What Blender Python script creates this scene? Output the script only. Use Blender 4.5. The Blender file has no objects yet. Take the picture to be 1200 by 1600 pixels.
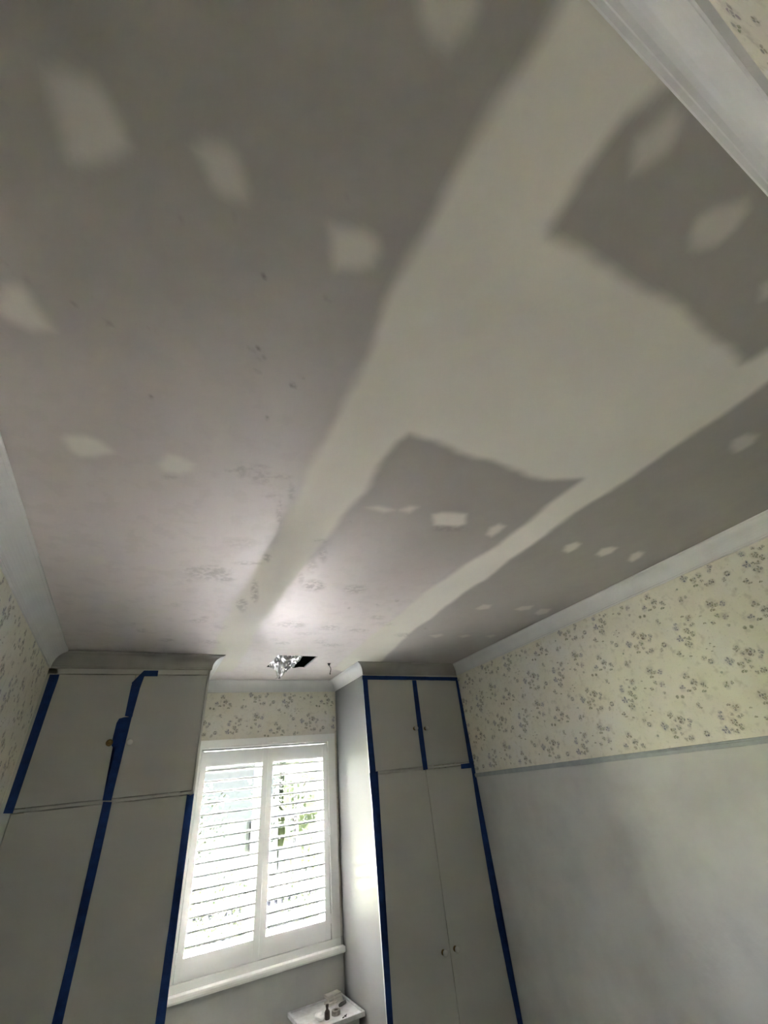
import bpy, bmesh, math, random
import numpy as np
from mathutils import Vector, Matrix, noise
C = bpy.context.scene
COL = C.collection
PI = math.pi
H = 1.9            # eye height above the floor
ZC = H + 1.0       # ceiling height

# ------------------------------------------------------------------ camera
YAW, PIT, ROL = map(math.radians, (31.3846, 33.7668, -7.0676))
fw = Vector((math.sin(YAW)*math.cos(PIT), math.cos(YAW)*math.cos(PIT), math.sin(PIT)))
rt = Vector((math.cos(YAW), -math.sin(YAW), 0)); up = rt.cross(fw)
r2 = math.cos(ROL)*rt + math.sin(ROL)*up
u2 = -math.sin(ROL)*rt + math.cos(ROL)*up
cam = bpy.data.cameras.new('camera'); co = bpy.data.objects.new('camera', cam); COL.objects.link(co)
M4 = Matrix((( r2.x,u2.x,-fw.x,0),(r2.y,u2.y,-fw.y,0),(r2.z,u2.z,-fw.z,H),(0,0,0,1)))
co.matrix_world = M4
cam.sensor_fit = 'AUTO'; cam.sensor_width = 36; cam.lens = 635.64/1600*36
cam.clip_start = 0.02; cam.clip_end = 300
C.camera = co

# ------------------------------------------------------------------ light and exposure
C.view_settings.view_transform = 'Standard'; C.view_settings.look = 'None'
C.view_settings.gamma = 1; C.view_settings.use_curve_mapping = False
C.view_settings.exposure = 4.55
SKY = 3.6
SUN = 84.0
w = bpy.data.worlds.new('sky'); C.world = w; w.use_nodes = True
nt = w.node_tree; bg = nt.nodes['Background']
tc = nt.nodes.new('ShaderNodeTexCoord'); sx = nt.nodes.new('ShaderNodeSeparateXYZ')
nt.links.new(tc.outputs['Generated'], sx.inputs[0])
rp = nt.nodes.new('ShaderNodeValToRGB')
rp.color_ramp.elements[0].position = 0.0; rp.color_ramp.elements[0].color = (1.0,.98,.96,1)
rp.color_ramp.elements[1].position = 0.8; rp.color_ramp.elements[1].color = (.60,.78,1,1)
nt.links.new(sx.outputs['Z'], rp.inputs[0]); nt.links.new(rp.outputs[0], bg.inputs['Color'])
bg.inputs['Strength'].default_value = SKY
sl = bpy.data.lights.new('sun', 'SUN'); sl.energy = SUN; sl.angle = math.radians(1.5); sl.color = (1,.955,.94)
so = bpy.data.objects.new('sun', sl); COL.objects.link(so)
# the sun stands high over the right-hand gable and a little behind the house: no beam enters the window
so.rotation_euler = Vector((0.75, -0.22, 1.15)).to_track_quat('Z', 'Y').to_euler()
so.location = (8, -2, 14)
pl = bpy.data.lights.new('window_daylight_portal', 'AREA'); pl.shape = 'RECTANGLE'; pl.size = 1.2; pl.size_y = 1.5
pl.cycles.is_portal = True
po = bpy.data.objects.new('window_daylight_portal', pl); COL.objects.link(po)
po.location = (1.10, 4.66, 1.62); po.rotation_euler = (-PI/2, 0, 0)
C.cycles.use_denoising = True
C.cycles.max_bounces = 14; C.cycles.diffuse_bounces = 10; C.cycles.glossy_bounces = 6
C.cycles.transparent_max_bounces = 12; C.cycles.transmission_bounces = 6
C.cycles.sample_clamp_indirect = 6.0; C.cycles.caustics_reflective = True

# ------------------------------------------------------------------ measured outlines (metres, room coordinates)
STRIP = [[0.371,-0.142],[0.373,-0.102],[0.37,-0.063],[0.363,0.033],[0.362,0.108],[0.355,0.197],[0.353,0.284],[0.35,0.368],[0.348,0.455],[0.36,0.546],[0.367,0.654],[0.373,0.753],[0.377,0.88],[0.378,0.994],[0.38,1.123],[0.396,1.264],[0.387,1.41],[0.387,1.632],[0.396,1.809],[0.377,1.886],[0.384,2.093],[0.355,2.323],[0.358,2.752],[0.386,3.473],[0.429,4.059],[0.662,4.048],[0.647,3.444],[0.62,2.997],[0.604,2.416],[0.608,2.034],[0.617,1.744],[0.62,1.486],[0.63,1.302],[0.638,1.178],[0.629,1.071],[0.62,0.955],[0.621,0.865],[0.641,0.817],[0.711,0.823],[0.809,0.824],[0.937,0.835],[1.045,0.829],[1.167,0.834],[1.248,0.843],[1.352,0.827],[1.473,0.783],[1.482,0.918],[1.494,1.05],[1.509,1.346],[1.473,1.522],[1.465,1.761],[1.455,2.037],[1.481,2.429],[1.488,2.75],[1.516,3.308],[1.564,3.883],[1.985,4.203],[1.939,3.511],[1.793,2.777],[1.775,2.37],[1.732,1.992],[1.74,1.734],[1.7,1.455],[1.707,1.214],[1.674,0.972],[1.691,0.802],[1.684,0.636],[1.687,0.496],[1.685,0.368],[1.687,0.256],[1.682,0.151],[1.699,-0.003],[1.565,-0.048],[1.51,0.079],[1.501,0.12],[1.486,0.141],[1.405,0.131],[1.305,0.128],[1.226,0.123],[1.092,0.121],[0.972,0.119],[0.877,0.127],[0.805,0.13],[0.762,0.134],[0.711,0.139],[0.664,0.146],[0.623,0.151],[0.613,0.134],[0.615,0.106],[0.613,0.064],[0.607,0.034],[0.609,0.004],[0.603,-0.031],[0.601,-0.061],[0.611,-0.088],[0.619,-0.108],[0.63,-0.132],[0.535,-0.139]]
SPOTS = [[[-0.323,0.339],[-0.304,0.32],[-0.256,0.306],[-0.234,0.328],[-0.2,0.381],[-0.23,0.411],[-0.261,0.43],[-0.301,0.445],[-0.311,0.402]],[[-0.106,0.335],[-0.09,0.315],[-0.059,0.3],[-0.033,0.31],[-0.009,0.348],[-0.007,0.37],[-0.045,0.385],[-0.07,0.377]],[[0.16,0.341],[0.193,0.328],[0.234,0.319],[0.268,0.324],[0.281,0.342],[0.281,0.377],[0.257,0.402],[0.205,0.426],[0.184,0.399]],[[0.163,-0.015],[0.252,-0.061],[0.266,-0.041],[0.269,-0.013],[0.249,0.023],[0.217,0.029],[0.189,0.013]],[[0.695,-0.008],[0.66,-0.032],[0.647,-0.052],[0.665,-0.092],[0.675,-0.114],[0.707,-0.118],[0.726,-0.096],[0.735,-0.068],[0.717,-0.031]],[[0.966,0.018],[0.932,-0.001],[0.917,-0.027],[0.936,-0.06],[0.981,-0.099],[1.018,-0.092],[1.031,-0.055],[1.025,-0.014],[0.998,0.009]],[[-0.47,0.806],[-0.445,0.755],[-0.415,0.738],[-0.395,0.756],[-0.381,0.79],[-0.36,0.839],[-0.408,0.864],[-0.449,0.855],[-0.47,0.839]],[[-0.381,1.239],[-0.365,1.217],[-0.315,1.204],[-0.273,1.215],[-0.242,1.254],[-0.293,1.3],[-0.338,1.317],[-0.365,1.288]],[[-0.111,1.266],[-0.086,1.207],[-0.051,1.204],[0.004,1.226],[-0.003,1.266],[-0.041,1.306],[-0.093,1.303]],[[0.994,1.22],[1.031,1.191],[1.151,1.167],[1.2,1.237],[1.177,1.268],[1.058,1.302]],[[1.37,1.294],[1.343,1.226],[1.367,1.182],[1.416,1.19],[1.426,1.25],[1.417,1.299]],[[1.938,1.29],[1.907,1.238],[1.933,1.193],[1.983,1.2],[2.004,1.254],[1.996,1.304]],[[2.191,1.262],[2.157,1.2],[2.197,1.164],[2.252,1.163],[2.272,1.221],[2.247,1.27]],[[2.481,1.261],[2.417,1.194],[2.431,1.149],[2.483,1.15],[2.527,1.204],[2.535,1.264]],[[2.004,2.178],[2.004,2.09],[2.078,2.086],[2.116,2.154],[2.057,2.192]],[[2.327,2.121],[2.341,2.053],[2.433,2.02],[2.464,2.092],[2.408,2.144]],[[2.571,2.151],[2.548,2.06],[2.645,2.039],[2.688,2.127],[2.647,2.178]],[[1.928,0.394],[1.883,0.36],[1.898,0.32],[1.961,0.302],[2.004,0.333],[2.004,0.381],[1.989,0.404]],[[-0.342,2.028],[-0.282,2.004],[-0.276,2.087],[-0.336,2.118]],[[-0.126,2.058],[-0.073,2.029],[-0.061,2.097],[-0.115,2.134]],[[-0.336,2.636],[-0.296,2.589],[-0.225,2.611],[-0.235,2.663],[-0.314,2.69]],[[-0.31,3.227],[-0.237,3.175],[-0.174,3.22],[-0.237,3.285]],[[1.991,2.794],[2.078,2.73],[2.132,2.772],[2.091,2.847]],[[2.277,2.766],[2.328,2.706],[2.401,2.746],[2.349,2.807]],[[2.535,2.725],[2.58,2.665],[2.645,2.69],[2.633,2.764]],[[1.298,0.009],[1.248,-0.016],[1.271,-0.044],[1.336,-0.018]],[[0.84,1.24],[0.864,1.196],[0.91,1.19],[0.894,1.248]],[[0.683,1.273],[0.73,1.242],[0.813,1.249],[0.779,1.277]],[[-0.138,2.673],[-0.057,2.614],[0.03,2.648],[-0.052,2.719]]]
GRIME = [[0.738,2.0879,0.0716,-0.0183,-0.0285,-0.0812,0.55],[0.9978,2.0787,0.0847,-0.0211,-0.0304,-0.068,0.4],[0.1641,2.0722,0.1021,-0.028,-0.0141,-0.0999,0.35],[0.2214,2.0411,0.036,-0.0099,-0.0094,-0.0574,0.3],[0.8041,2.744,0.1228,-0.0226,-0.0223,-0.0737,0.6],[1.0962,2.7597,0.0849,-0.015,-0.0251,-0.0648,0.4],[1.755,2.8153,0.0894,-0.0143,-0.0334,-0.0586,0.3],[-0.2798,0.5812,0.0046,-0.0021,0.0003,-0.0054,0.8],[-0.1146,0.4561,0.0057,-0.0027,-0.0005,-0.0047,0.8],[0.0644,0.5057,0.0053,-0.0024,-0.0014,-0.0056,0.9],[-0.2496,0.7667,0.0134,-0.0059,0.0002,-0.0091,0.5],[-0.1512,0.7416,0.0097,-0.0043,-0.0004,-0.0073,0.4],[0.0893,0.6957,0.0184,-0.008,-0.0013,-0.0057,0.8],[0.1116,0.7181,0.0094,-0.0041,-0.0014,-0.0059,0.6],[0.1103,0.7635,0.0097,-0.0041,-0.002,-0.0083,0.6],[0.2141,0.7724,0.0119,-0.005,-0.0027,-0.0088,0.7],[0.2256,0.7358,0.0067,-0.0028,-0.002,-0.0063,0.7],[0.1785,0.927,0.0073,-0.003,-0.002,-0.0079,0.7],[-0.0057,0.8843,0.0049,-0.0021,-0.001,-0.007,0.7],[-0.1481,0.9685,0.0048,-0.002,-0.0003,-0.0074,0.7],[-0.4289,0.7066,0.0069,-0.0032,0.0012,-0.0076,0.5],[-0.3977,0.717,0.0047,-0.0022,0.0008,-0.0063,0.5],[-0.3174,0.7434,0.0051,-0.0023,0.0004,-0.0051,0.4],[0.1023,0.519,0.0054,-0.0025,-0.0016,-0.0058,0.3],[0.2182,0.492,0.0143,-0.0064,-0.0023,-0.0059,0.3],[-0.0224,0.4138,0.0093,-0.0044,-0.0013,-0.0069,0.2],[0.18,0.2806,0.0095,-0.0045,-0.0034,-0.008,0.2],[0.2046,0.2874,0.0097,-0.0046,-0.0028,-0.0061,0.2],[0.0991,2.1684,0.0483,-0.0128,-0.0052,-0.0461,0.2],[1.142,3.0887,0.0719,-0.0103,-0.0226,-0.0619,0.3],[0.7854,3.0922,0.0471,-0.0069,-0.012,-0.0445,0.3],[1.1448,1.3033,0.0942,-0.0306,-0.0207,-0.0296,0.3],[1.3394,2.1725,0.0172,-0.004,-0.0161,-0.0291,0.4],[1.2475,2.2721,0.0129,-0.0029,-0.0103,-0.0204,0.4],[1.8612,2.6395,0.0274,-0.0048,-0.0173,-0.0274,0.3],[0.1885,1.175,0.0589,-0.0221,-0.0039,-0.0172,0.3],[0.2986,1.1927,0.0442,-0.0163,-0.0041,-0.0145,0.3],[0.2964,1.3219,0.0469,-0.0166,-0.0043,-0.0165,0.25],[0.1193,1.2199,0.0208,-0.0078,-0.0026,-0.0142,0.3],[0.2311,1.2584,0.0533,-0.0194,-0.0027,-0.0114,0.2],[0.2557,1.734,0.0821,-0.0254,-0.0115,-0.0573,0.15],[0.2066,2.781,0.06,-0.0115,-0.0057,-0.046,0.3],[0.2362,2.7164,0.0296,-0.0059,-0.0046,-0.0335,0.3],[1.0799,2.3666,0.0127,-0.0028,-0.0091,-0.021,0.5],[0.6701,1.3949,0.0083,-0.0027,-0.0042,-0.0097,0.3],[-0.0706,1.3287,0.0284,-0.0105,-0.0011,-0.015,0.3],[1.4698,2.6073,0.0999,-0.0185,-0.0263,-0.0506,0.2],[0.9763,2.9104,0.095,-0.0155,-0.014,-0.0417,0.3],[-0.1109,3.0236,0.0365,-0.0063,-0.0015,-0.0499,0.3],[0.055,2.5389,0.0334,-0.0075,-0.0034,-0.0389,0.2],[0.3589,2.8772,0.048,-0.0086,-0.0082,-0.0497,0.25],[0.4417,2.2544,0.024,-0.0059,-0.0416,-0.1823,0.45],[0.412,2.459,0.0362,-0.0081,-0.0273,-0.134,0.4],[0.4054,1.8346,0.0237,-0.0069,-0.0129,-0.0513,0.5],[0.3524,1.4221,0.0124,-0.0042,-0.0314,-0.1134,0.4],[0.3607,1.2765,0.0141,-0.005,-0.0212,-0.0701,0.35],[0.2088,2.06,0.0787,-0.0216,-0.0092,-0.058,0.4],[0.2581,2.1263,0.0564,-0.0149,-0.0054,-0.031,0.4],[0.0863,2.0559,0.0405,-0.0113,-0.004,-0.0355,0.3],[0.6637,1.7302,0.0248,-0.0074,-0.0321,-0.0863,0.35],[0.651,1.8597,0.0323,-0.0091,-0.0283,-0.0815,0.3],[0.5977,1.5962,0.0407,-0.0127,-0.0082,-0.0225,0.25],[0.6413,2.0247,0.0204,-0.0054,-0.0247,-0.0765,0.3],[0.3321,1.913,0.0778,-0.0223,-0.0044,-0.0204,0.4],[0.0514,3.2005,0.0561,-0.0083,-0.003,-0.0422,0.3],[0.3458,3.2022,0.0694,-0.0099,-0.0086,-0.0586,0.3],[1.3361,2.7759,0.0904,-0.0155,-0.0186,-0.0409,0.35],[1.3585,2.4929,0.066,-0.0131,-0.0235,-0.0468,0.3],[0.233,1.2169,0.0567,-0.0209,-0.0088,-0.0361,0.35],[0.1526,1.2075,0.021,-0.0078,-0.0098,-0.0486,0.35],[0.8541,3.1621,0.0682,-0.0095,-0.0131,-0.0465,0.4],[1.2769,3.1548,0.1079,-0.0145,-0.0193,-0.0489,0.3],[-0.167,2.9111,0.0419,-0.0078,-0.0005,-0.035,0.3]]
TAPES = {"LL":[[-0.607,0.859],[-0.554,0.859],[-0.552,0.826],[-0.558,0.674],[-0.56,0.487],[-0.566,0.298],[-0.561,0.089],[-0.606,0.094],[-0.606,0.158],[-0.604,0.301],[-0.603,0.471],[-0.603,0.655]],"LCtop":[[-0.051,0.891],[0.044,0.892],[0.046,0.851],[-0.039,0.85],[-0.08,0.771],[-0.109,0.792],[-0.112,0.806]],"LCa":[[-0.108,0.81],[-0.051,0.868],[-0.04,0.855],[-0.052,0.77],[-0.059,0.749],[-0.064,0.676],[-0.061,0.585],[-0.063,0.577],[-0.108,0.587],[-0.11,0.685],[-0.111,0.784]],"LCb":[[-0.11,0.579],[-0.064,0.581],[-0.066,0.482],[-0.069,0.405],[-0.073,0.276],[-0.076,0.101],[-0.125,0.106],[-0.126,0.228],[-0.115,0.334],[-0.119,0.4],[-0.137,0.398],[-0.148,0.413],[-0.149,0.466],[-0.148,0.544],[-0.139,0.571]],"LClo":[[-0.12,0.099],[-0.071,0.093],[-0.07,-0.058],[-0.071,-0.279],[-0.074,-0.542],[-0.074,-0.833],[-0.121,-0.821],[-0.117,-0.594],[-0.118,-0.313],[-0.117,-0.067]],"LR":[[0.364,0.091],[0.385,0.082],[0.408,0.091],[0.409,-0.05],[0.407,-0.384],[0.406,-0.675],[0.411,-0.948],[0.363,-0.937],[0.363,-0.692],[0.366,-0.392],[0.365,-0.045]],"RT":[[1.784,0.893],[2.312,0.888],[2.914,0.882],[2.897,0.846],[2.307,0.854],[1.781,0.855]],"RLu":[[1.784,0.855],[1.835,0.855],[1.835,0.669],[1.837,0.379],[1.836,0.113],[1.847,0.099],[1.791,0.08],[1.799,0.307],[1.792,0.589]],"RLl":[[1.787,0.103],[1.867,0.111],[1.851,0.08],[1.853,-0.134],[1.842,-0.495],[1.834,-0.848],[1.832,-1.189],[1.832,-1.308],[1.79,-1.298],[1.79,-1.0],[1.792,-0.598],[1.792,-0.211],[1.796,0.075]],"RC":[[2.333,0.851],[2.382,0.851],[2.378,0.573],[2.372,0.3],[2.374,0.085],[2.325,0.082],[2.323,0.302],[2.327,0.574]],"RRu":[[2.876,0.849],[2.932,0.853],[2.922,0.681],[2.916,0.44],[2.903,0.107],[2.908,0.07],[2.852,0.064],[2.869,0.328],[2.873,0.62]],"RRl":[[2.87,0.099],[2.917,0.101],[2.906,-0.124],[2.904,-0.544],[2.896,-0.933],[2.895,-1.278],[2.897,-1.562],[2.85,-1.551],[2.84,-1.284],[2.831,-0.921],[2.84,-0.469],[2.855,-0.144]],"RTab":[[2.75,0.097],[2.87,0.099],[2.874,0.057],[2.744,0.059]]}
KNOBS = {"LB":[-0.161,0.423],"LW":[-0.043,0.419],"RU1":[2.29,0.418],"RU2":[2.41,0.413],"RL1":[2.288,-1.062],"RL2":[2.396,-1.064]}
FLOWERS = [[-1.17,0.376,0.0212,"p",5],[-1.105,0.429,0.0181,"o",4],[-1.088,0.401,0.0124,"o",3],[-1.052,0.396,0.0229,"d",5],[-1.006,0.383,0.0131,"g",3],[-1.021,0.36,0.0118,"g",3],[-1.086,0.359,0.0176,"o",3],[-1.124,0.347,0.0178,"o",4],[-1.084,0.326,0.0094,"o",3],[-1.126,0.313,0.0163,"o",2],[-1.072,0.295,0.0099,"d",4],[-1.04,0.297,0.0168,"d",5],[-1.347,0.146,0.0114,"p",3],[-1.354,0.123,0.0157,"p",4],[-1.26,0.156,0.0193,"o",5],[-1.286,0.175,0.0112,"o",2],[-1.293,0.128,0.0097,"o",3],[-1.266,0.113,0.0089,"d",3],[-1.248,0.117,0.0081,"d",3],[-1.301,0.093,0.0179,"o",4],[-1.28,0.066,0.0162,"o",4],[-1.36,0.062,0.0182,"p",4],[-1.329,0.055,0.011,"o",3],[-1.31,0.048,0.0123,"o",3],[-1.327,0.519,0.0238,"d",5],[-1.432,0.359,0.019,"o",4],[-1.402,0.32,0.0185,"d",4],[-1.479,0.303,0.0175,"p",4],[-1.451,0.282,0.014,"d",2],[-1.415,0.288,0.0108,"o",3],[-1.36,0.295,0.015,"d",4],[-1.348,0.277,0.0074,"o",2],[-1.534,0.263,0.0113,"o",1],[-1.503,0.259,0.0103,"o",1],[-1.371,0.263,0.0135,"o",2],[-1.108,0.69,0.0243,"d",5],[-1.047,0.669,0.0162,"p",4],[-1.082,0.672,0.0135,"o",3],[-1.105,0.615,0.0134,"o",3],[-1.071,0.598,0.016,"g",4],[-1.145,0.585,0.0112,"o",3],[-1.188,0.6,0.0092,"o",2],[-1.079,0.55,0.0086,"o",3],[-1.19,0.644,0.0078,"o",2],[-1.112,0.653,0.0151,"o",2],[-0.947,0.808,0.0162,"d",6],[-0.977,0.784,0.0119,"o",4],[-1.261,0.4,0.0149,"d",6],[-1.284,0.427,0.0136,"o",3],[-1.245,0.768,0.0165,"d",4],[-1.214,0.773,0.0106,"o",3],[-1.216,0.489,0.0067,"o",2],[-1.205,0.468,0.0074,"o",2],[-1.226,0.448,0.0067,"o",2],[-1.247,0.468,0.006,"o",2],[-1.438,0.701,0.0123,"o",3],[-0.886,0.731,0.0126,"o",3],[-1.393,0.467,0.0113,"o",2],[-1.401,0.494,0.0081,"o",2],[-1.432,0.186,0.0105,"o",2],[-1.756,0.084,0.0076,"g",1],[-0.828,0.704,0.0094,"o",2]]

# ------------------------------------------------------------------ helpers
def tag(o, label=None, cat=None, group=None, kind=None):
    if label: o['label'] = label
    if cat: o['category'] = cat
    if group: o['group'] = group
    if kind: o['kind'] = kind
    return o
def obj(name, bm, mat, parent=None, smooth=False):
    me = bpy.data.meshes.new(name)
    bmesh.ops.recalc_face_normals(bm, faces=bm.faces)
    bm.to_mesh(me); bm.free()
    o = bpy.data.objects.new(name, me); COL.objects.link(o)
    for m in (mat if isinstance(mat, (list, tuple)) else [mat]): me.materials.append(m)
    if smooth:
        for p in me.polygons: p.use_smooth = True
    if parent: o.parent = parent
    return o
def empty(name, loc=(0,0,0)):
    o = bpy.data.objects.new(name, None); COL.objects.link(o); o.location = loc
    o.empty_display_size = .05
    bpy.context.view_layer.update()
    return o
def keep(child, parent):
    """children are modelled in room coordinates under a parent at its own base"""
    child.parent = parent
    child.matrix_parent_inverse = Matrix.Translation(parent.location).inverted()
    return child
def box(bm, x0, x1, y0, y1, z0, z1, bev=0.0, mi=0):
    vs = [bm.verts.new((x, y, z)) for x in (x0, x1) for y in (y0, y1) for z in (z0, z1)]
    fs = [bm.faces.new([vs[i] for i in q]) for q in ((0,1,3,2),(4,6,7,5),(0,4,5,1),(2,3,7,6),(0,2,6,4),(1,5,7,3))]
    for f in fs: f.material_index = mi
    if bev > 0:
        es = list({e for f in fs for e in f.edges})
        bmesh.ops.bevel(bm, geom=es, offset=bev, segments=2, profile=.6, affect='EDGES')
    return vs
def prism(bm, pts, y0, y1):
    """polygon in x,z extruded along y"""
    a = [bm.verts.new((x, y0, z)) for x, z in pts]; b = [bm.verts.new((x, y1, z)) for x, z in pts]
    n = len(pts)
    bm.faces.new(a); bm.faces.new(b[::-1])
    for i in range(n): bm.faces.new((a[i], b[i], b[(i+1)%n], a[(i+1)%n]))
def lathe(bm, prof, c, axis='z', n=24):
    """prof: list of (radius, along)"""
    rings = []
    for r, h in prof:
        ring = []
        for k in range(n):
            a = 2*PI*k/n; p = (r*math.cos(a), r*math.sin(a), h)
            if axis == '-y': p = (p[0], -p[2], p[1])
            ring.append(bm.verts.new((c[0]+p[0], c[1]+p[1], c[2]+p[2])))
        rings.append(ring)
    for a, b in zip(rings, rings[1:]):
        for k in range(n): bm.faces.new((a[k], a[(k+1)%n], b[(k+1)%n], b[k]))
    bm.faces.new(rings[0]); bm.faces.new(rings[-1][::-1])
def tube(bm, pts, r, n=8):
    pts = [Vector(p) for p in pts]; rings = []
    for i, p in enumerate(pts):
        d = (pts[min(i+1, len(pts)-1)] - pts[max(i-1, 0)]).normalized()
        a = d.orthogonal().normalized(); b = d.cross(a)
        if rings:
            a = (pa - d*pa.dot(d)).normalized(); b = d.cross(a)
        pa = a
        rr = r[i] if isinstance(r, (list, tuple)) else r
        rings.append([bm.verts.new(p + rr*(math.cos(2*PI*k/n)*a + math.sin(2*PI*k/n)*b)) for k in range(n)])
    for a, b in zip(rings, rings[1:]):
        for k in range(n): bm.faces.new((a[k], a[(k+1)%n], b[(k+1)%n], b[k]))
    bm.faces.new(rings[0]); bm.faces.new(rings[-1][::-1])

# ------------------------------------------------------------------ materials
def mat(name, col, rough=.6, spec=.5, metal=0.0, bump=0.0, bscale=60.0, var=0.0, vscale=3.0, col2=None):
    m = bpy.data.materials.new(name); m.use_nodes = True
    n = m.node_tree.nodes; l = m.node_tree.links; b = n['Principled BSDF']
    b.inputs['Base Color'].default_value = (*col, 1); b.inputs['Roughness'].default_value = rough
    b.inputs['Specular IOR Level'].default_value = spec; b.inputs['Metallic'].default_value = metal
    tcn = n.new('ShaderNodeTexCoord')
    if var > 0 or col2:
        ns = n.new('ShaderNodeTexNoise'); ns.inputs['Scale'].default_value = vscale; ns.inputs['Detail'].default_value = 6
        l.new(tcn.outputs['Object'], ns.inputs['Vector'])
        mx = n.new('ShaderNodeMix'); mx.data_type = 'RGBA'
        c2 = col2 or tuple(c*(1-var) for c in col)
        mx.inputs['A'].default_value = (*col, 1); mx.inputs['B'].default_value = (*c2, 1)
        rr = n.new('ShaderNodeMapRange'); rr.inputs['From Min'].default_value = .38; rr.inputs['From Max'].default_value = .66
        l.new(ns.outputs['Fac'], rr.inputs['Value']); l.new(rr.outputs[0], mx.inputs['Factor'])
        l.new(mx.outputs['Result'], b.inputs['Base Color'])
    if bump > 0:
        nb = n.new('ShaderNodeTexNoise'); nb.inputs['Scale'].default_value = bscale; nb.inputs['Detail'].default_value = 5
        l.new(tcn.outputs['Object'], nb.inputs['Vector'])
        bp = n.new('ShaderNodeBump'); bp.inputs['Strength'].default_value = bump; bp.inputs['Distance'].default_value = .01
        l.new(nb.outputs['Fac'], bp.inputs['Height']); l.new(bp.outputs[0], b.inputs['Normal'])
    return m
M = {}
M['trim']   = mat('white gloss trim paint', (.86,.86,.82), .35, .5, bump=.04, bscale=40)
M['cornice']= mat('plaster cornice', (.68,.68,.665), .7, .3, bump=.08, bscale=35, var=.06, vscale=6)
M['bare']   = mat('bare grimy cornice plaster', (.43,.41,.375), .8, .2, bump=.1, bscale=35, var=.15, vscale=5)
M['door']   = mat('wardrobe paint', (.50,.49,.447), .55, .4, bump=.05, bscale=30)
M['carcass']= mat('wardrobe frame paint', (.55,.54,.49), .5, .4, bump=.05, bscale=30)
M['side']   = mat('wardrobe side darkened against window light', (.27,.27,.267), .22, .03, bump=.06, bscale=9)  # darkened to hold down the window light on this side
M['seam']   = mat('dark seam', (.10,.09,.08), .9)
M['tape']   = mat('blue masking tape', (.007,.042,.190), .65, .25, bump=.25, bscale=120, var=.25, vscale=25)
M['knob']   = mat('white porcelain knob', (.62,.60,.55), .25)
M['brass']  = mat('aged brass', (.22,.15,.06), .35, metal=1.0, var=.4, vscale=80)
M['lower']  = mat('patched grey wall paint', (.56,.56,.53), .75, .2, bump=.4, bscale=14, col2=(.51,.51,.485), vscale=5)
M['rail']   = mat('blue grey picture rail', (.36,.38,.39), .5, .4, bump=.1, bscale=50, var=.12, vscale=20)
M['shutter']= mat('white shutter paint', (.86,.865,.84), .4, .4)
M['frame']  = mat('painted window frame', (.70,.73,.72), .4)
M['floor']  = mat('unseen floor tone for bounce light', (.46,.44,.41), .7, .3, var=.12, vscale=4)  # unseen floor; tone picked for its bounce light
M['tabletop']=mat('white painted table', (.66,.66,.66), .35, .5, bump=.1, bscale=60, col2=(.52,.51,.50), vscale=22)
M['tablebody']=mat('white painted table body', (.42,.42,.41), .5)
M['void']   = mat('dark roof space', (.03,.028,.026), .9)
M['wire']   = mat('black cable sheath', (.012,.012,.012), .5)
M['paper']  = mat('cream folded paper', (.62,.60,.54), .8, bump=.3, bscale=60, var=.2, vscale=25)
M['tissue'] = mat('white crumpled paper', (.72,.73,.71), .8, bump=.5, bscale=60)
M['brown']  = mat('dark brown plastic', (.07,.055,.045), .45, var=.5, vscale=60)
M['clear']  = mat('grey tape roll', (.30,.27,.23), .35, var=.5, vscale=50)
M['darkiron']=mat('dark metal', (.03,.03,.03), .5)
m = mat('crumpled reflective foil', (.86,.86,.88), .14, metal=1.0); M['foil'] = m

def glass():
    m = bpy.data.materials.new('window glass'); m.use_nodes = True; n = m.node_tree.nodes; l = m.node_tree.links
    n.remove(n['Principled BSDF']); out = n['Material Output']
    t = n.new('ShaderNodeBsdfTransparent'); t.inputs[0].default_value = (.97,.97,.97,1)
    g = n.new('ShaderNodeBsdfGlossy'); g.inputs['Roughness'].default_value = .02
    fr = n.new('ShaderNodeFresnel'); fr.inputs['IOR'].default_value = 1.45
    mx = n.new('ShaderNodeMixShader'); l.new(fr.outputs[0], mx.inputs[0]); l.new(t.outputs[0], mx.inputs[1]); l.new(g.outputs[0], mx.inputs[2])
    l.new(mx.outputs[0], out.inputs[0]); return m
M['glass'] = glass()

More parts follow.
